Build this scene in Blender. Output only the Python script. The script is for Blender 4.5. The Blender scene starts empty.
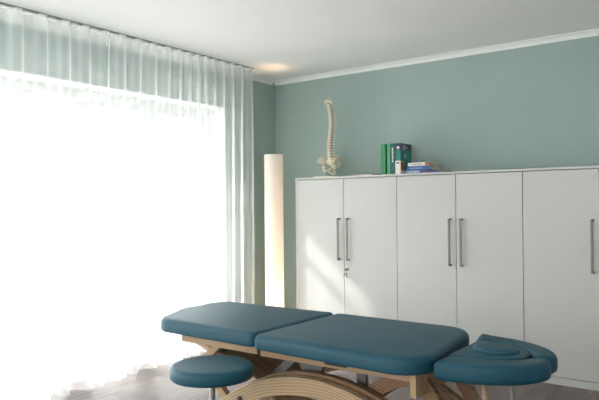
import bpy, bmesh, math, random
from mathutils import Vector, Matrix
random.seed(7)
C = bpy.context.scene.collection
PI = math.pi
R3 = ((0.8030175714670119, 0.012821688012779019, 0.5958174084664909),
      (0.5958908006643949, -0.002560218262790096, -0.8030613917789805),
      (-0.008771180010054013, 0.9999145211461575, -0.009696226187615158))
F_PX, CAM_Z = 627.338, 1.2383
# room
XL, YB, ZC, XR, YF = -3.97, 4.95, 2.50, 2.6, -2.6
WY0, WY1, WZ = -1.4, 4.22, 2.15            # window opening in the left wall
XG = -4.22                                   # window frame plane
XO = -4.36                                   # outer face of the wall

# ------------------------------------------------------------------ materials
def srgb(*c):
    return tuple(((v/255)/12.92 if v/255 <= .04045 else ((v/255+.055)/1.055)**2.4) for v in c)

def mat(name, col, rough=.5, metal=0., spec=.5, coat=0., noise=0., nscale=8., bump=0., bscale=200.):
    m = bpy.data.materials.new(name); m.use_nodes = True
    nt = m.node_tree; b = nt.nodes['Principled BSDF']
    b.inputs['Base Color'].default_value = (*col, 1)
    b.inputs['Roughness'].default_value = rough
    b.inputs['Metallic'].default_value = metal
    b.inputs['Specular IOR Level'].default_value = spec
    b.inputs['Coat Weight'].default_value = coat
    tc = nt.nodes.new('ShaderNodeTexCoord')
    if noise > 0:
        n = nt.nodes.new('ShaderNodeTexNoise'); n.inputs['Scale'].default_value = nscale
        nt.links.new(tc.outputs['Object'], n.inputs['Vector'])
        mx = nt.nodes.new('ShaderNodeMix'); mx.data_type = 'RGBA'
        mx.inputs['A'].default_value = (*[v*(1-noise) for v in col], 1)
        mx.inputs['B'].default_value = (*[min(1, v*(1+noise)) for v in col], 1)
        nt.links.new(n.outputs['Fac'], mx.inputs['Factor'])
        nt.links.new(mx.outputs['Result'], b.inputs['Base Color'])
    if bump > 0:
        n2 = nt.nodes.new('ShaderNodeTexNoise'); n2.inputs['Scale'].default_value = bscale
        nt.links.new(tc.outputs['Object'], n2.inputs['Vector'])
        bp = nt.nodes.new('ShaderNodeBump'); bp.inputs['Strength'].default_value = bump
        bp.inputs['Distance'].default_value = .002
        nt.links.new(n2.outputs['Fac'], bp.inputs['Height'])
        nt.links.new(bp.outputs['Normal'], b.inputs['Normal'])
    return m

def wood_mat(name, light, dark, scale=1., rough=.45, axis='Z', bands=60.):
    """laminated plywood: fine glued layers stacked across the axis plus long grain"""
    m = bpy.data.materials.new(name); m.use_nodes = True
    nt = m.node_tree; b = nt.nodes['Principled BSDF']
    tc = nt.nodes.new('ShaderNodeTexCoord')
    w = nt.nodes.new('ShaderNodeTexWave'); w.wave_type = 'BANDS'; w.bands_direction = axis
    w.inputs['Scale'].default_value = bands; w.inputs['Distortion'].default_value = 1.2
    w.inputs['Detail'].default_value = 2; w.inputs['Detail Scale'].default_value = .6
    nt.links.new(tc.outputs['Object'], w.inputs['Vector'])
    n = nt.nodes.new('ShaderNodeTexNoise'); n.inputs['Scale'].default_value = 6; n.inputs['Detail'].default_value = 4
    nt.links.new(tc.outputs['Object'], n.inputs['Vector'])
    ma = nt.nodes.new('ShaderNodeMath'); ma.operation = 'MULTIPLY_ADD'
    ma.inputs[1].default_value = .55
    ad = nt.nodes.new('ShaderNodeMath'); ad.operation = 'MULTIPLY'; ad.inputs[1].default_value = .45
    nt.links.new(n.outputs['Fac'], ad.inputs[0])
    nt.links.new(w.outputs['Fac'], ma.inputs[0]); nt.links.new(ad.outputs[0], ma.inputs[2])
    mx = nt.nodes.new('ShaderNodeMix'); mx.data_type = 'RGBA'
    mx.inputs['A'].default_value = (*dark, 1); mx.inputs['B'].default_value = (*light, 1)
    nt.links.new(ma.outputs[0], mx.inputs['Factor']); nt.links.new(mx.outputs['Result'], b.inputs['Base Color'])
    b.inputs['Roughness'].default_value = rough
    return m

def arch_mat(name, light, dark, cx, cz):
    """bent laminated wood: layers concentric with the arch"""
    m = bpy.data.materials.new(name); m.use_nodes = True
    nt = m.node_tree; b = nt.nodes['Principled BSDF']
    tc = nt.nodes.new('ShaderNodeTexCoord')
    sp = nt.nodes.new('ShaderNodeSeparateXYZ'); nt.links.new(tc.outputs['Object'], sp.inputs[0])
    def sq(out, off):
        a = nt.nodes.new('ShaderNodeMath'); a.operation = 'SUBTRACT'; a.inputs[1].default_value = off
        nt.links.new(out, a.inputs[0])
        p = nt.nodes.new('ShaderNodeMath'); p.operation = 'MULTIPLY'
        nt.links.new(a.outputs[0], p.inputs[0]); nt.links.new(a.outputs[0], p.inputs[1]); return p
    s = nt.nodes.new('ShaderNodeMath'); s.operation = 'ADD'
    nt.links.new(sq(sp.outputs['X'], cx).outputs[0], s.inputs[0]); nt.links.new(sq(sp.outputs['Z'], cz).outputs[0], s.inputs[1])
    r = nt.nodes.new('ShaderNodeMath'); r.operation = 'SQRT'; nt.links.new(s.outputs[0], r.inputs[0])
    n = nt.nodes.new('ShaderNodeTexNoise'); n.inputs['Scale'].default_value = 5; n.inputs['Detail'].default_value = 3
    nt.links.new(tc.outputs['Object'], n.inputs['Vector'])
    k = nt.nodes.new('ShaderNodeMath'); k.operation = 'MULTIPLY_ADD'; k.inputs[1].default_value = .03
    nt.links.new(n.outputs['Fac'], k.inputs[0]); nt.links.new(r.outputs[0], k.inputs[2])
    f = nt.nodes.new('ShaderNodeMath'); f.operation = 'MULTIPLY'; f.inputs[1].default_value = 480
    nt.links.new(k.outputs[0], f.inputs[0])
    si = nt.nodes.new('ShaderNodeMath'); si.operation = 'SINE'; nt.links.new(f.outputs[0], si.inputs[0])
    mr = nt.nodes.new('ShaderNodeMapRange'); mr.inputs['From Min'].default_value = -1
    nt.links.new(si.outputs[0], mr.inputs['Value'])
    mx = nt.nodes.new('ShaderNodeMix'); mx.data_type = 'RGBA'
    mx.inputs['A'].default_value = (*dark, 1); mx.inputs['B'].default_value = (*light, 1)
    nt.links.new(mr.outputs['Result'], mx.inputs['Factor']); nt.links.new(mx.outputs['Result'], b.inputs['Base Color'])
    b.inputs['Roughness'].default_value = .4
    return m

def floor_material():
    m = bpy.data.materials.new('floor_laminate'); m.use_nodes = True
    nt = m.node_tree; b = nt.nodes['Principled BSDF']
    tc = nt.nodes.new('ShaderNodeTexCoord')
    mp = nt.nodes.new('ShaderNodeMapping'); mp.inputs['Rotation'].default_value = (0, 0, PI/2)
    nt.links.new(tc.outputs['Object'], mp.inputs['Vector'])
    br = nt.nodes.new('ShaderNodeTexBrick')
    br.inputs['Scale'].default_value = 1; br.inputs['Brick Width'].default_value = 1.3
    br.inputs['Row Height'].default_value = .14; br.inputs['Mortar Size'].default_value = .0015
    br.inputs['Color1'].default_value = (*srgb(106, 93, 91), 1); br.inputs['Color2'].default_value = (*srgb(124, 110, 107), 1)
    br.inputs['Mortar'].default_value = (*srgb(50, 42, 40), 1); br.offset = .37
    nt.links.new(mp.outputs['Vector'], br.inputs['Vector'])
    n = nt.nodes.new('ShaderNodeTexNoise'); n.inputs['Scale'].default_value = 3; n.inputs['Detail'].default_value = 6
    mp2 = nt.nodes.new('ShaderNodeMapping'); mp2.inputs['Scale'].default_value = (14, 1, 1)
    nt.links.new(tc.outputs['Object'], mp2.inputs['Vector']); nt.links.new(mp2.outputs['Vector'], n.inputs['Vector'])
    mx = nt.nodes.new('ShaderNodeMix'); mx.data_type = 'RGBA'; mx.blend_type = 'MULTIPLY'; mx.inputs['Factor'].default_value = 1
    cr = nt.nodes.new('ShaderNodeValToRGB')
    cr.color_ramp.elements[0].color = (.6, .6, .6, 1); cr.color_ramp.elements[0].position = .3
    cr.color_ramp.elements[1].color = (1.1, 1.1, 1.1, 1); cr.color_ramp.elements[1].position = .7
    nt.links.new(n.outputs['Fac'], cr.inputs['Fac'])
    nt.links.new(br.outputs['Color'], mx.inputs['A']); nt.links.new(cr.outputs['Color'], mx.inputs['B'])
    nt.links.new(mx.outputs['Result'], b.inputs['Base Color'])
    b.inputs['Roughness'].default_value = .42
    b.inputs['Specular IOR Level'].default_value = .4
    bp = nt.nodes.new('ShaderNodeBump'); bp.inputs['Strength'].default_value = .15; bp.inputs['Distance'].default_value = .002
    nt.links.new(n.outputs['Fac'], bp.inputs['Height']); nt.links.new(bp.outputs['Normal'], b.inputs['Normal'])
    return m

def curtain_material(a=.33):
    """sheer cloth: the more slantwise one looks through the weave, the more thread is in the way"""
    m = bpy.data.materials.new('sheer_white_voile'); m.use_nodes = True
    nt = m.node_tree; nt.nodes.clear()
    out = nt.nodes.new('ShaderNodeOutputMaterial')
    g = nt.nodes.new('ShaderNodeNewGeometry')
    d = nt.nodes.new('ShaderNodeVectorMath'); d.operation = 'DOT_PRODUCT'
    nt.links.new(g.outputs['Normal'], d.inputs[0]); nt.links.new(g.outputs['Incoming'], d.inputs[1])
    ab = nt.nodes.new('ShaderNodeMath'); ab.operation = 'ABSOLUTE'; nt.links.new(d.outputs['Value'], ab.inputs[0])
    mxm = nt.nodes.new('ShaderNodeMath'); mxm.operation = 'MAXIMUM'; mxm.inputs[1].default_value = .12
    nt.links.new(ab.outputs[0], mxm.inputs[0])
    dv = nt.nodes.new('ShaderNodeMath'); dv.operation = 'DIVIDE'; dv.inputs[0].default_value = 1
    nt.links.new(mxm.outputs[0], dv.inputs[1])
    pw = nt.nodes.new('ShaderNodeMath'); pw.operation = 'POWER'; pw.inputs[0].default_value = 1-a
    nt.links.new(dv.outputs[0], pw.inputs[1])                       # share that passes straight through
    tr = nt.nodes.new('ShaderNodeBsdfTransparent')
    tl = nt.nodes.new('ShaderNodeBsdfTranslucent'); tl.inputs['Color'].default_value = (.93, .94, .94, 1)
    df = nt.nodes.new('ShaderNodeBsdfDiffuse'); df.inputs['Color'].default_value = (.9, .91, .91, 1)
    mi = nt.nodes.new('ShaderNodeMixShader'); mi.inputs[0].default_value = .55
    nt.links.new(tl.outputs[0], mi.inputs[1]); nt.links.new(df.outputs[0], mi.inputs[2])
    mo = nt.nodes.new('ShaderNodeMixShader'); nt.links.new(pw.outputs[0], mo.inputs[0])
    nt.links.new(mi.outputs[0], mo.inputs[1]); nt.links.new(tr.outputs[0], mo.inputs[2])
    nt.links.new(mo.outputs[0], out.inputs['Surface'])
    return m

def glass_material():
    m = bpy.data.materials.new('window_glass'); m.use_nodes = True
    nt = m.node_tree; nt.nodes.clear()
    out = nt.nodes.new('ShaderNodeOutputMaterial')
    tr = nt.nodes.new('ShaderNodeBsdfTransparent'); tr.inputs['Color'].default_value = (.95, .97, .96, 1)
    gl = nt.nodes.new('ShaderNodeBsdfGlossy'); gl.inputs['Roughness'].default_value = .02
    mx = nt.nodes.new('ShaderNodeMixShader'); mx.inputs[0].default_value = .06
    nt.links.new(tr.outputs[0], mx.inputs[1]); nt.links.new(gl.outputs[0], mx.inputs[2])
    nt.links.new(mx.outputs[0], out.inputs['Surface'])
    return m

def shade_material():
    m = bpy.data.materials.new('lamp_shade_fabric'); m.use_nodes = True
    nt = m.node_tree; nt.nodes.clear()
    out = nt.nodes.new('ShaderNodeOutputMaterial')
    tl = nt.nodes.new('ShaderNodeBsdfTranslucent'); tl.inputs['Color'].default_value = (.92, .86, .78, 1)
    df = nt.nodes.new('ShaderNodeBsdfDiffuse'); df.inputs['Color'].default_value = (.92, .88, .84, 1)
    mx = nt.nodes.new('ShaderNodeMixShader'); mx.inputs[0].default_value = .6
    nt.links.new(tl.outputs[0], mx.inputs[1]); nt.links.new(df.outputs[0], mx.inputs[2])
    nt.links.new(mx.outputs[0], out.inputs['Surface'])
    return m

M = dict(
    wall=mat('sage_wall_paint', (.35, .44, .415), .75, noise=.03, nscale=3, bump=.1, bscale=300),
    white=mat('white_paint', (.88, .88, .87), .6, noise=.01),
    ceil=mat('ceiling_paint', (.92, .91, .91), .85, noise=.01),
    frame=mat('white_window_frame', (.82, .83, .82), .35),
    floor=floor_material(),
    cab=mat('cabinet_white_laminate', (.56, .555, .535), .34, spec=.45, noise=.012, nscale=40),
    cabgap=mat('cabinet_carcass', (.4, .4, .39), .6),
    steel=mat('brushed_steel', (.21, .205, .19), .5, metal=.6, noise=.05, nscale=60),
    chrome=mat('chrome', (.7, .7, .7), .12, metal=1),
    leather=mat('teal_leatherette', srgb(29, 78, 96), .46, spec=.34, noise=.05, nscale=30, bump=.35, bscale=500),
    under=mat('black_underside', (.02, .022, .025), .6),
    wood=wood_mat('beech_plywood', srgb(178, 150, 118), srgb(146, 115, 84), axis='Z', bands=45),
    woodx=wood_mat('beech_board', srgb(196, 168, 134), srgb(172, 141, 106), axis='Y', bands=5),
    arch=arch_mat('bent_beech_laminate', srgb(190, 164, 132), srgb(160, 130, 97), -1.54, -.33),
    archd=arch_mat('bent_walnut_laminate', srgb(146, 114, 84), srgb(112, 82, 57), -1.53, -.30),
    grey=mat('grey_steel_plate', (.20, .185, .18), .45, metal=.3),
    black=mat('black_plastic', (.02, .02, .022), .4),
    bone=mat('plaster_bone', srgb(232, 224, 204), .55, noise=.12, nscale=25),
    disc=mat('spinal_disc', srgb(170, 140, 110), .6),
    rail=mat('aluminium_rail', (.36, .38, .37), .4, metal=.5),
    curtain=curtain_material(), glass=glass_material(), shade=shade_material(),
    terrace=mat('pale_terrace_stone', (.7, .69, .67), .8, noise=.06, nscale=2),
    paper=mat('book_pages', srgb(214, 204, 180), .8, noise=.05, nscale=60),
)
def cover(name, r, g, b): return mat(name, srgb(r, g, b), .4)

# ------------------------------------------------------------------ mesh helpers
def obj(name, bm, m, parent=None, smooth=False, bevel=0., seg=2):
    me = bpy.data.meshes.new(name); bmesh.ops.recalc_face_normals(bm, faces=bm.faces)
    bm.to_mesh(me); bm.free()
    if smooth:
        me.polygons.foreach_set('use_smooth', [True]*len(me.polygons))
    o = bpy.data.objects.new(name, me); C.objects.link(o)
    if m: me.materials.append(m)
    if bevel:
        md = o.modifiers.new('bevel', 'BEVEL'); md.width = bevel; md.segments = seg; md.limit_method = 'ANGLE'
    if parent:
        o.parent = parent; o.matrix_parent_inverse = Matrix.Identity(4)
        # geometry is authored in world space, parents may be anywhere along the tree
        loc = Vector((0, 0, 0)); p = parent
        while p: loc += p.location; p = p.parent
        o.location = -loc
    return o
def tag(o, label=None, cat=None, group=None, kind=None):
    if label: o['label'] = label
    if cat: o['category'] = cat
    if group: o['group'] = group
    if kind: o['kind'] = kind
    return o
def thing(name, loc, label, cat, group=None):
    o = bpy.data.objects.new(name, None); o.empty_display_size = .1; C.objects.link(o); o.location = loc
    return tag(o, label, cat, group)
def struct(name, bm, m, **k):
    o = obj(name, bm, m, **k); o['kind'] = 'structure'; return o
def box(bm, x0, x1, y0, y1, z0, z1):
    v = [bm.verts.new((x, y, z)) for x in (x0, x1) for y in (y0, y1) for z in (z0, z1)]
    for f in ((0, 1, 3, 2), (4, 6, 7, 5), (0, 4, 5, 1), (2, 3, 7, 6), (0, 2, 6, 4), (1, 5, 7, 3)):
        bm.faces.new([v[i] for i in f])
    return v
def bx(*a):
    bm = bmesh.new(); box(bm, *a); return bm
def tube(bm, pts, r, n=12, cap=True, closed=False):
    pts = [Vector(p) for p in pts]; rings = []
    up = None
    for i, p in enumerate(pts):
        a = pts[max(0, i-1)] if not closed else pts[i-1]
        b = pts[min(len(pts)-1, i+1)] if not closed else pts[(i+1) % len(pts)]
        t = (b-a).normalized()
        if up is None:
            up = t.orthogonal().normalized()
        else:
            up = (up - t*up.dot(t)).normalized()
        s = t.cross(up); rr = r[i] if isinstance(r, (list, tuple)) else r
        rings.append([bm.verts.new(p + (up*math.cos(q)+s*math.sin(q))*rr) for q in [2*PI*k/n for k in range(n)]])
    m = len(rings)
    for i in range(m if closed else m-1):
        A, B = rings[i], rings[(i+1) % m]
        for k in range(n): bm.faces.new((A[k], A[(k+1) % n], B[(k+1) % n], B[k]))
    if cap and not closed:
        bm.faces.new(rings[0][::-1]); bm.faces.new(rings[-1])
def lathe(bm, prof, cx, cy, n=48, cap0=True, cap1=True):
    rings = []
    for r, z in prof:
        rings.append([bm.verts.new((cx+r*math.cos(2*PI*k/n), cy+r*math.sin(2*PI*k/n), z)) for k in range(n)])
    for A, B in zip(rings, rings[1:]):
        for k in range(n): bm.faces.new((A[k], A[(k+1) % n], B[(k+1) % n], B[k]))
    if cap0: bm.faces.new(rings[0][::-1])
    if cap1: bm.faces.new(rings[-1])
def ellipsoid(bm, c, rx, ry, rz, rot=None, u=12, v=8):
    mt = Matrix.Translation(c) @ (rot.to_4x4() if rot else Matrix.Identity(4)) @ Matrix.Diagonal((rx, ry, rz, 1))
    bmesh.ops.create_uvsphere(bm, u_segments=u, v_segments=v, radius=1, matrix=mt)
def beam(bm, a, b, w, t, nrm=(0, 1, 0)):
    """straight bar from a to b, w across (in the plane square to nrm), t along nrm"""
    a, b = Vector(a), Vector(b); d = (b-a).normalized(); n = Vector(nrm); s = d.cross(n).normalized()
    v = []
    for p in (a, b):
        for i, j in ((-1, -1), (1, -1), (1, 1), (-1, 1)): v.append(bm.verts.new(p+s*(i*w/2)+n*(j*t/2)))
    for f in ((0, 1, 2, 3), (7, 6, 5, 4), (0, 4, 5, 1), (1, 5, 6, 2), (2, 6, 7, 3), (3, 7, 4, 0)):
        bm.faces.new([v[i] for i in f])
def arc_solid(bm, cx, cz, r0, r1, a0, a1, y0, y1, n=48):
    rows = []
    for i in range(n+1):
        a = a0+(a1-a0)*i/n; c, s = math.cos(a), math.sin(a)
        rows.append([bm.verts.new((cx+r*c, y, cz+r*s)) for r, y in ((r0, y0), (r1, y0), (r1, y1), (r0, y1))])
    for A, B in zip(rows, rows[1:]):
        for k in range(4): bm.faces.new((A[k], A[(k+1) % 4], B[(k+1) % 4], B[k]))
    bm.faces.new(rows[0][::-1]); bm.faces.new(rows[-1])
def round_poly(pts, radii, n=10):
    """polygon corners with fillets -> dense outline"""
    out = []; m = len(pts)
    for i in range(m):
        p = Vector(pts[i]); a = Vector(pts[i-1]); b = Vector(pts[(i+1) % m])
        u = (a-p).normalized(); w = (b-p).normalized(); r = radii[i]
        if r <= 0: out.append(p.copy()); continue
        ang = u.angle(w); t = r/math.tan(ang/2)
        p0, p1 = p+u*t, p+w*t
        cen = p+(u+w).normalized()*(r/math.sin(ang/2))
        v0, v1 = p0-cen, p1-cen
        tot = v0.angle(v1); sg = 1 if v0.x*v1.y-v0.y*v1.x > 0 else -1
        for k in range(n+1):
            q = sg*tot*k/n
            out.append(cen+Vector((v0.x*math.cos(q)-v0.y*math.sin(q), v0.x*math.sin(q)+v0.y*math.cos(q))))
    return out
def resample(pts, step=.02):
    out = []; m = len(pts)
    for i in range(m):
        a, b = pts[i], pts[(i+1) % m]; L = (b-a).length
        if L < 1e-6: continue
        k = max(1, int(L/step))
        for j in range(k): out.append(a.lerp(b, j/k))
    return out
def smooth_closed(pts, per=8):
    """Catmull-Rom through the points"""
    out = []; m = len(pts); P = [Vector(p) for p in pts]
    for i in range(m):
        a, b, c, d = P[i-1], P[i], P[(i+1) % m], P[(i+2) % m]
        for k in range(per):
            t = k/per
            out.append(.5*((2*b)+(c-a)*t+(2*a-5*b+4*c-d)*t*t+(3*b-a-3*c+d)*t**3))
    return out
def cushion(bm, outline, z0, z1, rt=.026, rb=.012, puff=.004, tail=True):
    """upholstered pad: rounded upper and lower edge, top slightly domed"""
    P = outline; m = len(P)
    area = sum(P[i].x*P[(i+1) % m].y-P[(i+1) % m].x*P[i].y for i in range(m))
    sg = 1 if area > 0 else -1
    N = []
    for i in range(m):
        t = (P[(i+1) % m]-P[i-1]).normalized(); N.append(Vector((-t.y, t.x))*sg)   # inward
    prof = [(rb, z0)] + [(rb*(1-math.sin(q)), z0+rb*(1-math.cos(q))) for q in (PI/6, PI/3, PI/2)]
    zt = z1-puff
    prof += [(.0, (z0+rb+zt-rt)/2)] if zt-rt > z0+rb+.004 else []
    prof += [(rt*(1-math.cos(q)), zt-rt+rt*math.sin(q)) for q in [k*PI/2/6 for k in range(7)]]
    if tail: prof += [(rt+.006, zt+puff*.3)]
    rings = [[bm.verts.new((P[i].x+N[i].x*d, P[i].y+N[i].y*d, z)) for i in range(m)] for d, z in prof]
    for A, B in zip(rings, rings[1:]):
        for i in range(m): bm.faces.new((A[i], A[(i+1) % m], B[(i+1) % m], B[i]))
    bm.faces.new(rings[0][::-1]); f = bm.faces.new(rings[-1])
    return bm

# ------------------------------------------------------------------ the room
struct('floor', bx(XL, XR, YF, YB, -.05, 0), M['floor'])
struct('ceiling', bx(XL, XR, YF, YB, ZC, ZC+.2), M['ceil'])
struct('wall_back', bx(XO, XR+.2, YB, YB+.2, -.05, ZC+.2), M['wall'])
struct('wall_right', bx(XR, XR+.2, YF-.2, YB, -.05, ZC+.2), M['white'])
bm = bmesh.new(); fx0, fx1, fz0, fz1 = -3.3, .5, .8, 2.25  # opening for an added window behind the camera, lifts the room light
box(bm, XO, fx0, YF-.2, YF, -.05, ZC+.2); box(bm, fx1, XR, YF-.2, YF, -.05, ZC+.2)
box(bm, fx0, fx1, YF-.2, YF, -.05, fz0); box(bm, fx0, fx1, YF-.2, YF, fz1, ZC+.2)
struct('wall_front', bm, M['white'])
bm = bmesh.new(); xs = [fx0, fx0+.06, -1.43, -1.37, fx1-.06, fx1]
for i in (0, 2, 4): box(bm, xs[i], xs[i+1], YF-.14, YF-.08, fz0, fz1)
for i in (1, 3): box(bm, xs[i], xs[i+1], YF-.14, YF-.08, fz0, fz0+.06); box(bm, xs[i], xs[i+1], YF-.14, YF-.08, fz1-.06, fz1)
w2 = struct('added_fill_window', bm, M['frame'])  # unseen window, added for fill light
for i in (1, 3): obj('pane', bx(xs[i], xs[i+1], YF-.115, YF-.105, fz0+.06, fz1-.06), M['glass'], w2)
bm = bmesh.new()
box(bm, XO, XL, YF, WY0, -.05, ZC+.2); box(bm, XO, XL, WY1, YB, -.05, ZC+.2); box(bm, XO, XL, WY0, WY1, WZ, ZC+.2)
struct('wall_left', bm, M['wall'])
bm = bmesh.new(); box(bm, XO, XL, WY0, WY1, -.05, .0)
struct('trim_threshold', bm, M['frame'])
# reveal lining and shutter box (white)
bm = bmesh.new()
box(bm, XO, XL-.001, WY1-.008, WY1, 0, WZ); box(bm, XO, XL-.001, WY0, WY0+.008, 0, WZ)
box(bm, XO, XL-.001, WY0+.008, WY1-.008, WZ-.008, WZ)
struct('trim_reveal', bm, M['frame'])
bm = bmesh.new(); box(bm, XO-.14, XO, WY0-.1, WY1+.1, 2.01, 2.3)
struct('trim_shutter_box', bm, M['frame'])
# cove moulding
def cove(p0, p1, inward):
    bm = bmesh.new(); s = .042
    prof = [(0, 0), (.006, 0)] + [(s-.036*math.cos(q)-.0, s-.036*math.sin(q)*1.0) for q in ()] 
    prof = [(0, -s), (.006, -s)] + [(.006+(s-.006)*(1-math.cos(q)), -s+(s-.006)*math.sin(q)) for q in [k*PI/2/6 for k in range(1, 7)]] + [(s, 0), (0, 0)]
    iv = Vector(inward); rings = []
    for p in (p0, p1):
        p = Vector(p)
        rings.append([bm.verts.new((p.x+iv.x*a, p.y+iv.y*a, ZC+b)) for a, b in prof])
    n = len(prof)
    for k in range(n): bm.faces.new((rings[0][k], rings[0][(k+1) % n], rings[1][(k+1) % n], rings[1][k]))
    bm.faces.new(rings[0]); bm.faces.new(rings[1][::-1])
    return bm
struct('trim_1', cove((XL, YB, 0), (XR, YB, 0), (0, -1, 0)), M['white'])
struct('trim_2', cove((XL, YF, 0), (XL, YB-.04, 0), (1, 0, 0)), M['white'])
struct('baseboard_back', bx(XL, XR, YB-.014, YB, 0, .07), M['white'])
struct('baseboard_left', bx(XL, XL+.014, WY1+.01, YB-.014, 0, .07), M['white'])
# glazed doors
panes = [(-1.28, -.72), (-.50, -.02), (.20, .98), (1.20, 1.60), (1.80, 2.06), (2.24, 2.72), (2.935, 3.37), (3.60, 4.12)]
bm = bmesh.new(); fy0, fy1 = WY0+.008, WY1-.008; z0, z1 = .09, 2.035
box(bm, XG-.035, XG+.035, fy0, fy1, 0, z0); box(bm, XG-.035, XG+.035, fy0, fy1, z1, WZ-.008)
edges = [fy0] + [e for p in panes for e in p] + [fy1]
for i in range(0, len(edges), 2): box(bm, XG-.035, XG+.035, edges[i], edges[i+1], z0, z1)
w = struct('window_1', bm, M['frame'], bevel=.004)
for a, b in panes:
    g = obj('pane', bx(XG-.006, XG+.006, a, b, z0, z1), M['glass'], w)
    bm = bmesh.new(); box(bm, XG-.02, XG-.007, a, b, 1.52, 1.56); box(bm, XG+.007, XG+.02, a, b, 1.52, 1.56)
    box(bm, XG-.02, XG-.007, a, b, .78, .82); box(bm, XG+.007, XG+.02, a, b, .78, .82)
    obj('glazing_bar', bm, M['frame'], w)
struct('ground_terrace', bx(XO-30, XO, -30, 34, -.16, -.06), M['terrace'])

# ------------------------------------------------------------------ curtains
XC = -3.745
PL = [2.094, 2.263, 2.429, 2.587, 2.75, 2.884, 3.03, 3.18, 3.32, 3.44, 3.55, 3.642, 3.734, 3.828, 3.938, 4.05, 4.17, 4.30]
def pleat_phase(y):
    if y < PL[0]: return (y-PL[0])/.167
    if y >= PL[-1]: return len(PL)-1+(y-PL[-1])/.12
    for i in range(len(PL)-1):
        if PL[i] <= y < PL[i+1]: return i+(y-PL[i])/(PL[i+1]-PL[i])
def curtain(y0, y1, yb0, yb1, seed, thick=0):
    rnd = random.Random(seed); bm = bmesh.new()
    ztop, zbot = 2.480, .012
    ny = int((y1-y0)/.0075); nz = 26
    ph = [rnd.uniform(0, 6.28) for _ in range(6)]
    grid = []
    for j in range(nz+1):
        t = j/nz; z = ztop+(zbot-ztop)*t
        row = []
        for i in range(ny+1):
            s = i/ny; y = y0+(y1-y0)*s; p = pleat_phase(y)*2*PI
            amp = (.034+.012*t)*(1 if y < 3.85 else .72)
            yb = yb0+(yb1-yb0)*s
            yy = y+(yb-y)*t
            drift = (-.035 if yy < 2.3 else -.035+.11*(min(yy, 3.3)-2.3)) * t
            x = XC - drift - t*.0 + amp*math.cos(p)
            x += t*(.014*math.sin(p*.5+ph[0]+t*1.2) + .010*math.sin(p*.31+ph[1]-t*2) + .006*math.sin(p*1.7+ph[2]+t*3))
            yy += t*.012*math.sin(p*.43+ph[3]+t*1.5) + .007*math.sin(2*p)
            row.append(bm.verts.new((x, yy, z)))
        grid.append(row)
    for A, B in zip(grid, grid[1:]):
        for i in range(ny): bm.faces.new((A[i], A[i+1], B[i+1], B[i]))
    return bm

c1 = obj('curtain', curtain(-1.6, 2.742, -1.6, 2.715, 3), M['curtain'], smooth=True)
tag(c1, 'sheer white pleated curtain panel at the left edge, reaching to the seam', 'curtain', 'sheer curtain panels')
c2 = obj('curtain', curtain(2.758, 4.335, 2.735, 4.41, 5), M['curtain'], smooth=True)
tag(c2, 'sheer white pleated curtain panel right of the seam, ending beside the floor lamp', 'curtain', 'sheer curtain panels')
rt = thing('curtain_rail', (XC, 1.9, 2.5), 'thin dark curtain rail on the ceiling above the sheer curtains', 'curtain rail')
obj('track', bx(XC-.014, XC+.014, -1.62, 4.35, 2.490, 2.5), M['rail'], rt)
gl = None
ys = [PL[0]-.167*k for k in range(1, 22)] + PL
for y in ys:
    for dy in (0, .5):
        yy = y+dy*.14
        if yy > 4.3: continue
        bm = bmesh.new(); box(bm, XC-.006, XC+.03 if dy == 0 else XC+.008, yy-.022, yy+.022, 2.4815, 2.490)
        obj('glider', bm, M['white'], rt)

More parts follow.
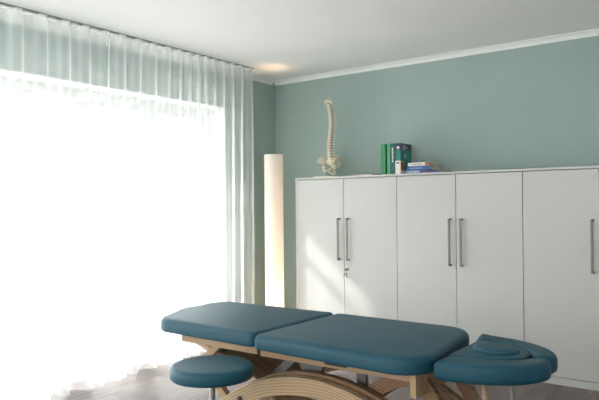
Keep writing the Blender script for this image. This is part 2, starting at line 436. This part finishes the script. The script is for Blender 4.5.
# ------------------------------------------------------------------ cabinets
CY, CYB, CT = 4.503, 4.93, 1.489
EX = [-3.367, -2.874, -2.372, -1.874, -1.377, -.877, -.377]
def bar_handle(x, par):
    bm = bmesh.new(); z0, z1 = .775, 1.134; yy = CY-.034; h = .0075
    box(bm, x-h, x+h, yy-h*.7, yy+h*.7, z0, z1)
    box(bm, x-h, x+h, yy+h*.7, CY, z0, z0+.014); box(bm, x-h, x+h, yy+h*.7, CY, z1-.014, z1)
    return obj('handle', bm, M['steel'], par, bevel=.0015)
labels = ['leftmost white two-door cabinet, beside the floor lamp, with keys in its lock',
          'middle white two-door cabinet, stacked books above its left edge',
          'rightmost white two-door cabinet, cut off by the picture edge']
for u in range(3):
    xa, xm, xb = EX[2*u], EX[2*u+1], EX[2*u+2]
    t = thing('storage_cabinet', ((xa+xb)/2, CY+.2, 0), labels[u], 'cabinet', 'white storage cabinets along the wall')
    obj('carcass', bx(xa+.0005, xb-.0005, CY+.021, CYB, 0, CT-.018), M['cabgap'], t)
    obj('plinth', bx(xa+.0005, xb-.0005, CY+.002, CY+.0205, 0, .049), M['cab'], t)
    if u == 0: obj('side_panel', bx(xa-.019, xa, CY, CYB, 0, CT-.0165), M['cab'], t, bevel=.001)
    g = .0022
    for k, (a, b) in enumerate(((xa, xm), (xm, xb))):
        d = obj('door', bx(a+g, b-g, CY, CY+.019, .055, CT-.0225), M['cab'], t, bevel=.0012)
        bar_handle(xm-.043 if k == 0 else xm+.048, d)
        if u == 0 and k == 1:
            bm = bmesh.new(); lx, lz = -2.838, .70
            tube(bm, [(lx, CY, lz), (lx, CY-.006, lz)], .010, 16)
            obj('lock', bm, M['steel'], d)
            bm = bmesh.new()
            box(bm, lx-.0015, lx+.0015, CY-.034, CY-.006, lz-.006, lz+.006)
            ellipsoid(bm, (lx, CY-.036, lz), .003, .012, .012)
            obj('key', bm, M['steel'], d)
            bm = bmesh.new(); q = [(lx+.013*math.sin(a*PI/8), CY-.036, lz-.018+.013*math.cos(a*PI/8)) for a in range(16)]
            tube(bm, q, .0012, 6, closed=True); obj('key_ring', bm, M['steel'], d)
            bm = bmesh.new()
            beam(bm, (lx+.004, CY-.036, lz-.03), (lx+.016, CY-.036, lz-.068), .012, .003); ellipsoid(bm, (lx+.004, CY-.036, lz-.034), .011, .002, .011)
            obj('key', bm, M['steel'], d)
            bm = bmesh.new()
            beam(bm, (lx-.004, CY-.039, lz-.03), (lx-.016, CY-.039, lz-.062), .011, .003)
            obj('key', bm, M['steel'], d)
tb = obj('cabinet_top', bx(EX[0]-.02, EX[-1]+.001, CY-.002, CYB+.004, CT-.016, CT), M['cab'], bevel=.0015)
tag(tb, 'long white worktop board running across the row of cabinets', 'worktop')

# ------------------------------------------------------------------ books on the cabinet
Z0 = CT
def book(x0, x1, y0, y1, z0, h, m, label, spine=None, group='books standing on the cabinet', extra=None, name='book'):
    """upright book, spine towards the room (-Y)"""
    t = thing(name, ((x0+x1)/2, y0, z0), label, 'book', group)
    c = .0022; bm = bmesh.new()
    box(bm, x0, x0+c, y0+c, y1, z0, z0+h); box(bm, x1-c, x1, y0+c, y1, z0, z0+h); box(bm, x0, x1, y0, y0+c, z0, z0+h)
    obj('cover', bm, m, t, bevel=.0006)
    obj('pages', bx(x0+c, x1-c, y0+c, y1-.004, z0+.003, z0+h-.004), M['paper'], t)
    if extra: extra(t, x0, x1, y0, y1, z0, h)
    return t
green = cover('green_cover', 58, 140, 96); green2 = cover('light_green_cover', 84, 172, 120)
teal = cover('dark_teal_cover', 10, 92, 84); navy = cover('navy_cover', 38, 40, 92); tealm = cover('teal_cover', 20, 118, 110)
cream = cover('white_cover', 222, 216, 206); orange = cover('orange_cover', 176, 92, 48); blue = cover('blue_cover', 34, 82, 148)
lblue = cover('light_blue_cover', 126, 158, 190); dgreen = cover('dark_green_cover', 24, 96, 60); violet = cover('violet_cover', 84, 76, 130)

YK = 4.60
book(-2.567, -2.522, YK, YK+.16, Z0, .257, green, 'bright green book, leftmost of the upright books on the cabinet')
book(-2.514, -2.485, YK+.012, YK+.17, Z0, .255, green2, 'thin light green book, second of the upright books from the left')
def bars(t, x0, x1, y0, y1, z0, h):
    # vertical title lettering on the spine, too small to read
    bm = bmesh.new(); xc = (x0+x1)/2; z = z0+h*.86
    rnd = random.Random(3)
    while z > z0+h*.42:
        s = rnd.uniform(.006, .011); box(bm, xc-.006, xc+.006, y0-.0006, y0+.0004, z-s, z); z -= s+.003
    obj('title', bm, cream, t)
    bm = bmesh.new(); tube(bm, [(xc, y0-.0006, z0+h*.2), (xc, y0+.0004, z0+h*.2)], .010, 16); obj('emblem', bm, violet, t)
book(-2.480, -2.431, YK, YK+.17, Z0, .259, teal, 'dark teal book with white spine title, between light green and navy-topped books', extra=bars)
def navy_top(t, x0, x1, y0, y1, z0, h):
    bm = bmesh.new(); box(bm, x0-.0006, x1+.0006, y0-.0006, y1+.0002, z0+h*.79, z0+h+.0004)
    obj('cover_band', bm, navy, t)
    bm = bmesh.new()
    for k, (w, zz) in enumerate(((.075, .93), (.105, .87), (.06, .815))):
        box(bm, x1+.0004, x1+.0012, y0+.02, y0+.02+w, z0+h*zz-.003, z0+h*zz+.003)
    box(bm, x0+.012, x1-.012, y0-.0012, y0-.0004, z0+h*.82, z0+h*.9)
    obj('title', bm, cream, t)
    bm = bmesh.new(); tube(bm, [(x1-.0004, (y0+y1)/2-.02, z0+h*.6), (x1+.0008, (y0+y1)/2-.02, z0+h*.6)], .022, 20)
    obj('cover_picture', bm, lblue, t)
book(-2.417, -2.3715, YK-.02, YK+.175, Z0, .254, tealm, 'tall thick teal book with a navy band across its top', extra=navy_top)
def orange_side(t, x0, x1, y0, y1, z0, h):
    obj('cover_picture', bx(x1-.0004, x1+.0008, y0+.008, y1-.004, z0+.03, z0+h-.006), orange, t)
    bm = bmesh.new(); box(bm, x0+.009, x1-.009, y0-.0008, y0+.0004, z0+h*.78, z0+h*.9); obj('emblem', bm, violet, t)
book(-2.386, -2.341, YK-.085, YK-.0225, Z0, .106, cream, 'small white book with an orange cover, in front of the tall teal book', extra=orange_side)
# lying books: spine towards the room, long side along X
def lying(x0, x1, y0, y1, z0, h, m, label, ends=None, band=None):
    t = thing('book', ((x0+x1)/2, y0, z0), label, 'book', 'books lying in a pile on the cabinet')
    c = .002; bm = bmesh.new()
    box(bm, x0, x1, y0+c, y1, z0, z0+c); box(bm, x0, x1, y0+c, y1, z0+h-c, z0+h); box(bm, x0, x1, y0, y0+c, z0, z0+h)
    obj('cover', bm, m, t, bevel=.0005)
    obj('pages', bx(x0+.004, x1-.004, y0+c, y1-.004, z0+c, z0+h-c), M['paper'], t)
    if ends: obj('spine_label', bx(x1-ends[0], x1-.0, y0-.0008, y0+.0004, z0+.001, z0+h-.001), ends[1], t)
    if band:
        bm = bmesh.new(); xx = x0+.03; rnd = random.Random(9)
        while xx < x1-.07: s = rnd.uniform(.006, .012); box(bm, xx, xx+s, y0-.0008, y0+.0004, z0+h*.35, z0+h*.65); xx += s+.003
        obj('title', bm, band, t)
    return t
lying(-2.336, -2.140, YK-.035, YK+.16, Z0, .026, lblue, 'pale blue book, lowest of the lying pile, with dark spine end', ends=(.055, violet), band=cream)
lying(-2.314, -2.104, YK-.04, YK+.14, Z0+.026, .034, blue, 'blue book in the middle of the lying pile', band=lblue)
lying(-2.297, -2.112, YK-.04, YK+.15, Z0+.060, .027, cream, 'white book with an orange spine end, topmost of the lying pile', ends=(.035, orange), band=cover('grey_print', 120, 130, 150))
lying(-2.134, -2.03, YK-.04, YK+.21, Z0, .022, violet, 'small dark violet book lying just right of the book pile')
bm = bmesh.new(); box(bm, -2.79, -2.60, 4.515, 4.66, Z0+.008, Z0+.012)
bk = thing('booklet', (-2.7, 4.58, Z0), 'flat violet booklet lying left of the green books', 'booklet')
obj('cover', bm, violet, bk); obj('pages', bx(-2.788, -2.602, 4.517, 4.658, Z0, Z0+.008), M['paper'], bk)

# ------------------------------------------------------------------ spine model
SX, SY = -3.155, 4.70
sp = thing('spine_model', (SX, SY, Z0), 'bone-coloured anatomical spine model with pelvis standing on the cabinet', 'anatomical model')
bm = bmesh.new(); ol = resample(round_poly([(SX-.115, SY-.09), (SX+.085, SY-.09), (SX+.085, SY+.09), (SX-.115, SY+.09)], [.03]*4), .02)
cushion(bm, ol, Z0, Z0+.016, .004, .002, .001); obj('base', bm, M['bone'], sp, smooth=True)
def sx(t):   # t 0 at the sacrum, 1 at the skull: lateral wander seen in the photo
    return SX+.016+.008*math.sin(t*PI*.9)-.030*max(0, t-.6)
def sy(t): return SY-.016*math.sin((t-.02)*2*PI*1.05)
zb, zt = Z0+.165, Z0+.665
rod = [(SX+.004, SY, Z0+.016), (sx(0), sy(0), zb-.03)]+[(sx(t/12), sy(t/12), zb+(zt-zb)*t/12) for t in range(13)]+[(sx(1), sy(1), zt+.052)]
bm = bmesh.new(); tube(bm, rod, .0042, 8); obj('rod', bm, M['steel'], sp, smooth=True)
NV = 24
for i in range(NV):
    t = (i+.5)/NV; tt = (t**.9)
    z = zb+(zt-zb)*(1-(1-t)**1.0) if False else zb+(zt-zb)*(t*1.25-.25*t*t)
    tn = (z-zb)/(zt-zb); s = .90-.10*tn; x, y = sx(tn), sy(tn)
    hh = (zt-zb)/NV*(1.25-.5*t)*.5
    bm = bmesh.new()
    prof = [(.024*s, z-hh*.80), (.026*s, z-hh*.68), (.021*s, z), (.026*s, z+hh*.68), (.024*s, z+hh*.80)]
    lathe(bm, prof, x, y, 14)
    # neural arch, spinous process to the back (+Y side), transverse processes
    tube(bm, [(x-.014*s, y+.014*s, z), (x-.012*s, y+.034*s, z+.001), (x, y+.040*s, z), (x+.012*s, y+.034*s, z+.001), (x+.014*s, y+.014*s, z)], .0058*s, 6)
    tube(bm, [(x, y+.036*s, z), (x, y+.060*s, z-hh*(1.6 if .3 < tn < .75 else .6))], [.0065*s, .0045*s], 6)
    for q in (-1, 1):
        tube(bm, [(x+q*.012*s, y+.026*s, z), (x+q*.046*s, y+.030*s, z+hh*.4)], [.0062*s, .0042*s], 6)
    obj('vertebra', bm, M['bone'], sp, smooth=True)
    if i < NV-1:
        zz = z+hh; bm = bmesh.new(); lathe(bm, [(.022*s, zz-hh*.22), (.0245*s, zz), (.022*s, zz+hh*.22)], x, y, 14)
        obj('spinal_disc', bm, M['disc'], sp, smooth=True)
# skull base plate on top (occiput)
bm = bmesh.new()
ellipsoid(bm, (sx(1)-.0, sy(1)+.012, zt+.028), .042, .038, .014, u=20, v=10)
for q in (-1, 1): ellipsoid(bm, (sx(1)+q*.030, sy(1)-.002, zt+.012), .011, .013, .017)
ellipsoid(bm, (sx(1), sy(1)-.018, zt+.016), .012, .012, .012)
obj('skull_base', bm, M['bone'], sp, smooth=True)
bm = bmesh.new(); ellipsoid(bm, (sx(1), sy(1), zt+.056), .006, .006, .010); obj('rod_tip', bm, M['bone'], sp, smooth=True)
# sacrum
bm = bmesh.new(); x0, y0 = sx(0), sy(0)
pts = [(x0, y0, zb+.004), (x0, y0+.016, zb-.025), (x0-.001, y0+.030, zb-.055), (x0-.001, y0+.030, zb-.08), (x0-.001, y0+.018, zb-.10)]
tube(bm, pts, [.030, .034, .026, .015, .006], 12)
for q in (-1, 1): ellipsoid(bm, (x0+q*.034, y0+.014, zb-.018), .020, .016, .024)
for k in range(4):
    for q in (-1, 1): ellipsoid(bm, (x0+q*.014, y0-.004+.012*k, zb-.02-.018*k), .005, .005, .004, u=8, v=6)
obj('sacrum', bm, M['bone'], sp, smooth=True)
# two hip bones: flared wing, socket, sitting bone ring
for q in (-1, 1):
    bm = bmesh.new()
    wing = []
    nu, nv = 14, 7
    for j in range(nv+1):
        v = j/nv; row = []
        for i in range(nu+1):
            u = i/nu; a = -.35+u*(PI*.98)           # crest from front to back
            r = .010+v*(.070+.012*math.sin(a*1.5+.3))
            yy = -.012+math.cos(a)*r*1.02
            zz = math.sin(a)*r*.86
            flare = .046+.028*v*v+.014*math.sin(a)*v-.012*math.cos(a)*v
            row.append((x0+q*flare, y0+yy, zb-.052+zz))
        wing.append(row)
    for side in (0, 1):
        vs = [[bm.verts.new((p[0]+q*(.0045 if side else -.0045), p[1], p[2])) for p in row] for row in wing]
        if side == 0: va = vs
        else: vb = vs
        for A, B in zip(vs, vs[1:]):
            for i in range(nu): bm.faces.new((A[i], A[i+1], B[i+1], B[i]))
    per = [(nv, i) for i in range(nu+1)] + [(j, nu) for j in range(nv-1, -1, -1)] + [(0, i) for i in range(nu-1, -1, -1)] + [(j, 0) for j in range(1, nv)]
    for k in range(len(per)):
        a, b = per[k], per[(k+1) % len(per)]
        bm.faces.new((va[a[0]][a[1]], va[b[0]][b[1]], vb[b[0]][b[1]], vb[a[0]][a[1]]))
    crest = [(wing[nv][i][0], wing[nv][i][1], wing[nv][i][2]) for i in range(nu+1)]
    tube(bm, crest, .0075, 8)
    ellipsoid(bm, (x0+q*.056, y0-.016, zb-.068), .020, .022, .022)                 # socket mass
    ring = []
    for k in range(14):
        a = 2*PI*k/14
        ring.append((x0+q*(.044-.020*max(0, -math.cos(a))*1.0), y0-.030+math.cos(a)*.026, zb-.105+math.sin(a)*.028))
    tube(bm, ring, .0085, 8, closed=True)
    tube(bm, [(x0+q*.045, y0-.05, zb-.088), (x0+q*.022, y0-.066, zb-.098), (x0+q*.002, y0-.070, zb-.104)], [.009, .0085, .009], 8)
    tube(bm, [(x0+q*.048, y0-.012, zb-.11), (x0+q*.050, y0-.004, zb-.138)], [.012, .009], 8)
    obj('hip_bone', bm, M['bone'], sp, smooth=True)

# ------------------------------------------------------------------ floor lamp
LX, LY, LR, LZ = -3.575, 4.43, .0845, 1.704
fl = thing('floor_lamp', (LX, LY, 0), 'tall glowing white cylinder floor lamp between curtain and cabinets', 'lamp')
bm = bmesh.new()
n = 64
r0 = [[bm.verts.new((LX+r*math.cos(2*PI*k/n), LY+r*math.sin(2*PI*k/n), z)) for k in range(n)] for r, z in ((LR, .03), (LR, LZ))]
for k in range(n): bm.faces.new((r0[0][k], r0[0][(k+1) % n], r0[1][(k+1) % n], r0[1][k]))
obj('lamp_shade', bm, M['shade'], fl, smooth=True)
for z in (.03, LZ):
    bm = bmesh.new(); tube(bm, [(LX+LR*math.cos(2*PI*k/48), LY+LR*math.sin(2*PI*k/48), z) for k in range(48)], .0016, 6, closed=True)
    obj('rim', bm, M['white'], fl, smooth=True)
bm = bmesh.new(); lathe(bm, [(.105, 0), (.105, .010), (.09, .018), (.02, .020), (.012, .03), (.012, .27)], LX, LY, 40); obj('base', bm, M['white'], fl, smooth=False)
ZBULB = .36
bulbm = bpy.data.materials.new('lit_bulb'); bulbm.use_nodes = True
bb = bulbm.node_tree.nodes['Principled BSDF']; bb.inputs['Emission Color'].default_value = (1, .68, .38, 1); bb.inputs['Emission Strength'].default_value = 8
bm = bmesh.new(); lathe(bm, [(.012, .27), (.014, .29), (.026, .315), (.028, .33), (.022, .345), (.008, .352)], LX, LY, 24)
obj('bulb', bm, bulbm, fl, smooth=True)
def point(name, loc, W, col, r):
    l = bpy.data.lights.new(name, 'POINT'); l.energy = W; l.color = col; l.shadow_soft_size = r
    o = bpy.data.objects.new(name, l); C.objects.link(o); o.location = loc; return o
for k in range(9): point('lamp_glow', (LX, LY, .36+.15*k), (.24, .12, .075, .05, .04, .033, .03, .026, .022)[k], (1, .74, .52), .04)
l = bpy.data.lights.new('lamp_uplight', 'SPOT'); l.energy = 60; l.color = (1, .64, .36); l.shadow_soft_size = .11
l.spot_size = math.radians(15); l.spot_blend = .9
o = bpy.data.objects.new('lamp_uplight', l); C.objects.link(o); o.location = (LX, LY, .44); o.rotation_euler = (PI, 0, 0)

# ------------------------------------------------------------------ massage table
ZT, ZB = .682, .612
mt = thing('massage_table', (-1.54, 2.42, 0), 'teal padded massage table on arched laminated wooden legs', 'massage table')
o = resample(round_poly([(-1.822, 2.105), (-1.822, 2.775), (-2.61, 2.755), (-2.625, 2.42), (-2.475, 2.115)], [.034, .034, .10, .14, .13]), .02)
bm = bmesh.new(); cushion(bm, o, ZB, ZT, .024, .012, .004); leg_c = obj('cushion', bm, M['leather'], mt, smooth=True)
o = resample(round_poly([(-1.815, 2.085), (-.985, 2.05), (-1.06, 2.765), (-1.815, 2.775)], [.037, .13, .15, .037]), .02)
bm = bmesh.new(); cushion(bm, o, ZB, ZT, .028, .012, .004); obj('cushion', bm, M['leather'], mt, smooth=True)
# head rest: two crescent pads round a middle pad with a removable oval plug
YM = 2.435
near = [(-.975, 2.125), (-.91, 2.132), (-.82, 2.15), (-.735, 2.195), (-.672, 2.26), (-.638, 2.33), (-.634, 2.385), (-.655, 2.418), (-.69, 2.416), (-.715, 2.385),
        (-.745, 2.335), (-.79, 2.296), (-.86, 2.266), (-.93, 2.250), (-.968, 2.246), (-.984, 2.22), (-.986, 2.15)]
near = [(x, y+.012*min(1, max(0, (2.42-y)/.15))) for x, y in near]
far = [(x-.008-.035*max(0, (2.30-y)/.17), 2*YM-y-.012) for x, y in near]
for P in (near, far[::-1]):
    bm = bmesh.new(); cushion(bm, smooth_closed(P, 6), .595, .669, .024, .020, .002, False); obj('crescent_pad', bm, M['leather'], mt, smooth=True)
mid = [(-.985, 2.252), (-.93, 2.260), (-.865, 2.276), (-.80, 2.306), (-.755, 2.35), (-.735, 2.40), (-.732, YM+.006), (-.735, 2.478), (-.755, 2.53), (-.80, 2.574),
       (-.865, 2.604), (-.93, 2.62), (-.985, 2.628), (-.99, 2.5), (-.99, YM+.006), (-.99, 2.37)]
mid = [(x, YM-.004+(y-YM)*.88) for x, y in mid]
bm = bmesh.new(); cushion(bm, smooth_closed(mid, 5), .602, .665, .012, .010, .002, False); mp = obj('middle_pad', bm, M['leather'], mt, smooth=True)
bm = bmesh.new(); cushion(bm, [Vector((-.858+.090*math.cos(2*PI*k/48), 2.446+.070*math.sin(2*PI*k/48))) for k in range(48)], .660, .684, .015, .002, .003)
obj('face_hole_plug', bm, M['leather'], mp, smooth=True)
obj('head_board', bx(-1.03, -.74, 2.29, 2.58, .586, .600), M['woodx'], mt, bevel=.003)
# frame
def part(name, bm, m, **k): return obj(name, bm, m, mt, **k)
part('base_board', bx(-2.50, -1.84, 2.20, 2.70, .604, .6125), M['under'])
part('base_board', bx(-1.80, -1.10, 2.17, 2.70, .604, .6125), M['under'])
for y in (2.150, 2.700):
    part('side_rail', bx(-2.33, -1.84, y, y+.024, .574, .606), M['wood'], bevel=.002)
    part('side_rail', bx(-1.82, -1.06, y, y+.024, .570, .606), M['wood'], bevel=.002)
part('end_board', bx(-1.084, -1.058, 2.148, 2.726, .512, .6045), M['woodx'], bevel=.002)
part('end_board', bx(-2.334, -2.310, 2.174, 2.70, .578, .6045), M['woodx'], bevel=.002)
part('latch', bx(-1.47, -1.36, 2.142, 2.150, .584, .602), M['black'], bevel=.002)
th0 = math.asin(.33/.84); 
for ya, yb in ((2.135, 2.170), (2.665, 2.70)):
    bm = bmesh.new(); arc_solid(bm, -1.54, -.33, .765, .842, th0+.0, PI-th0, ya, yb, 64)
    for v in bm.verts: v.co.z = max(v.co.z, 0)
    part('arched_leg', bm, M['arch'], bevel=.003)
th1 = math.asin(.30/.825)
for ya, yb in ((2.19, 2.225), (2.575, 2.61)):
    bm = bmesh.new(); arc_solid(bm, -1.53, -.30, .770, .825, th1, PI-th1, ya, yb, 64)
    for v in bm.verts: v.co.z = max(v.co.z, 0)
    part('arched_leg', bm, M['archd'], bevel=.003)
for y in (2.134, 2.6995):
    for x, z in ((-1.93, .365), (-1.15, .365)):
        bm = bmesh.new(); yy = (y-.006, y) if y < 2.4 else (y, y+.006); tube(bm, [(x, yy[0], z), (x, yy[1], z)], .011, 16); part('bolt', bm, M['under'])
# curved ogee braces and struts between rails and arches
def brace(bm, pts, w, y0, y1):
    P = [Vector(p) for p in pts]; dense = []
    for i in range(len(P)-1):
        a = P[max(0, i-1)]; b = P[i]; c = P[i+1]; d = P[min(len(P)-1, i+2)]
        for k in range(8):
            t = k/8; dense.append(.5*((2*b)+(c-a)*t+(2*a-5*b+4*c-d)*t*t+(3*b-a-3*c+d)*t**3))
    dense.append(P[-1]); rows = []
    for i, p in enumerate(dense):
        t = (dense[min(i+1, len(dense)-1)]-dense[max(i-1, 0)]).normalized(); nn = Vector((-t.y, t.x))*w/2
        rows.append([bm.verts.new((q.x, y, q.y)) for q, y in ((p-nn, y0), (p+nn, y0), (p+nn, y1), (p-nn, y1))])
    for A, B in zip(rows, rows[1:]):
        for k in range(4): bm.faces.new((A[k], A[(k+1) % 4], B[(k+1) % 4], B[k]))
    bm.faces.new(rows[0][::-1]); bm.faces.new(rows[-1])
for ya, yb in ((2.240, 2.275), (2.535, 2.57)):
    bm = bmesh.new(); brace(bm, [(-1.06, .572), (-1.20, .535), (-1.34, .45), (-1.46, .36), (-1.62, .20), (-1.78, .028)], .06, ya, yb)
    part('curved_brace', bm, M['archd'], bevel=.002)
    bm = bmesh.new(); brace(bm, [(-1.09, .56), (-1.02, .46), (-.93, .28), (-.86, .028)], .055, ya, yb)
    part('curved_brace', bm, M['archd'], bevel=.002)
bm = bmesh.new(); beam(bm, (-1.385, 2.30, .575), (-1.375, 2.30, .36), .045, .02); part('strut', bm, M['grey'])
bm = bmesh.new(); beam(bm, (-1.70, 2.36, .60), (-2.00, 2.36, .34), .04, .03); part('strut', bm, M['grey'])
bm = bmesh.new()
v = [bm.verts.new((x, y, z)) for y in (2.30, 2.32) for x, z in ((-1.74, .603), (-1.56, .603), (-1.60, .48), (-1.70, .48))]
for f in ((0, 1, 2, 3), (7, 6, 5, 4), (0, 4, 5, 1), (1, 5, 6, 2), (2, 6, 7, 3), (3, 7, 4, 0)): bm.faces.new([v[i] for i in f])
part('gusset', bm, M['grey'])
bm = bmesh.new(); brace(bm, [(-2.31, .560), (-2.12, .505), (-1.95, .445), (-1.82, .36), (-1.74, .24)], .020, 2.226, 2.574); part('cross_panel', bm, M['woodx'])
bm = bmesh.new(); beam(bm, (-2.09, 2.20, .60), (-2.24, 2.20, .47), .035, .03); part('strut', bm, M['wood'])
bm = bmesh.new(); beam(bm, (-2.24, 2.20, .49), (-2.02, 2.20, .28), .035, .03); part('strut', bm, M['wood'])
for z, x in ((.10, -2.18), (.10, -.84)):
    part('cross_bar', bx(x-.02, x+.02, 2.14, 2.69, z-.02, z+.02), M['woodx'], bevel=.003)
for (a, b), m_ in ((((-.845, 2.27, .588), (-.76, 2.19, .13)), M['wood']), (((-.765, 2.33, .592), (-.70, 2.25, .13)), M['steel'])):
    bm = bmesh.new(); tube(bm, [a, tuple(a[i]+(b[i]-a[i])*.08 for i in range(3)), b], [.006, .011, .011], 12)
    part('support_rod', bm, m_, smooth=True)
part('cross_bar', bx(-.80, -.66, 2.16, 2.29, .10, .13), M['woodx'], bevel=.003)

# ------------------------------------------------------------------ stool
TX, TY, TZ = -1.905, 1.930, .572
st = thing('rolling_stool', (TX, TY, 0), 'round teal padded stool in front of the foot of the massage table', 'stool')
bm = bmesh.new(); cushion(bm, [Vector((TX+.178*math.cos(2*PI*k/96), TY+.178*math.sin(2*PI*k/96))) for k in range(96)], .512, TZ, .024, .014, .003)
obj('seat', bm, M['leather'], st, smooth=True)
bm = bmesh.new(); lathe(bm, [(.11, .504), (.11, .512)], TX, TY, 32); lathe(bm, [(.03, .48), (.05, .504)], TX, TY, 24); obj('seat_plate', bm, M['under'], st)
bm = bmesh.new(); lathe(bm, [(.014, .28), (.014, .485)], TX, TY, 24); obj('gas_column', bm, M['chrome'], st, smooth=False)
bm = bmesh.new(); lathe(bm, [(.024, .09), (.024, .30), (.018, .31)], TX, TY, 24); obj('column_sleeve', bm, M['chrome'], st)
for k in range(5):
    a = 2*PI*k/5+.3; dx, dy = math.cos(a), math.sin(a)
    bm = bmesh.new(); tube(bm, [(TX+dx*.015, TY+dy*.015, .105), (TX+dx*.12, TY+dy*.12, .09), (TX+dx*.235, TY+dy*.235, .068)], [.018, .015, .011], 10)
    obj('leg', bm, M['chrome'], st, smooth=True)
    bm = bmesh.new(); cx_, cy_ = TX+dx*.232, TY+dy*.232
    tube(bm, [(cx_-dy*.018, cy_+dx*.018, .027), (cx_-dy*.004, cy_+dx*.004, .027)], .027, 16); tube(bm, [(cx_+dy*.004, cy_-dx*.004, .027), (cx_+dy*.018, cy_-dx*.018, .027)], .027, 16)
    tube(bm, [(cx_-dy*.004, cy_+dx*.004, .027), (cx_+dy*.004, cy_-dx*.004, .027)], .008, 8); tube(bm, [(cx_, cy_, .03), (cx_, cy_, .07)], .006, 8)
    obj('caster', bm, M['black'], st)

# ------------------------------------------------------------------ light
W = bpy.data.worlds.new('world'); bpy.context.scene.world = W; W.use_nodes = True
bg = W.node_tree.nodes['Background']; bg.inputs['Color'].default_value = (.975, .985, 1, 1); bg.inputs['Strength'].default_value = 2.5
s = bpy.data.lights.new('sun', 'SUN'); s.energy = 3.2; s.angle = math.radians(3.5); s.color = (1, .97, .92)
so = bpy.data.objects.new('sun', s); C.objects.link(so)
d = Vector((1.8, 1.0, -1.50)); so.rotation_euler = d.to_track_quat('-Z', 'Y').to_euler()
# the daylight that comes through the opening, sampled at the window (portal: adds no light)
a = bpy.data.lights.new('window_portal', 'AREA'); a.shape = 'RECTANGLE'; a.size = WZ; a.size_y = WY1-WY0; a.cycles.is_portal = True
ao = bpy.data.objects.new('window_portal', a); C.objects.link(ao); ao.location = (XO-.16, (WY0+WY1)/2, WZ/2)
ao.rotation_euler = (0, -PI/2, 0)
a = bpy.data.lights.new('window_portal', 'AREA'); a.shape = 'RECTANGLE'; a.size = 3.8; a.size_y = 1.45; a.cycles.is_portal = True  # portal of the added rear fill window
ao = bpy.data.objects.new('window_portal', a); C.objects.link(ao); ao.location = (-1.4, YF-.22, 1.525)
ao.rotation_euler = (-PI/2, 0, PI)

# ------------------------------------------------------------------ camera
cam = bpy.data.cameras.new('camera'); co = bpy.data.objects.new('camera', cam); C.objects.link(co)
cam.sensor_fit = 'HORIZONTAL'; cam.sensor_width = 36; cam.lens = 36*F_PX/599
co.matrix_world = Matrix.Translation((0, 0, CAM_Z)) @ Matrix(R3).to_4x4()
cam.clip_start = .05
sc = bpy.context.scene; sc.camera = co
sc.view_settings.view_transform = 'Standard'; sc.view_settings.look = 'None'; sc.view_settings.gamma = 1
sc.view_settings.exposure = 1.68
sc.cycles.max_bounces = 12; sc.cycles.diffuse_bounces = 8; sc.cycles.transparent_max_bounces = 24
sc.cycles.sample_clamp_indirect = 10
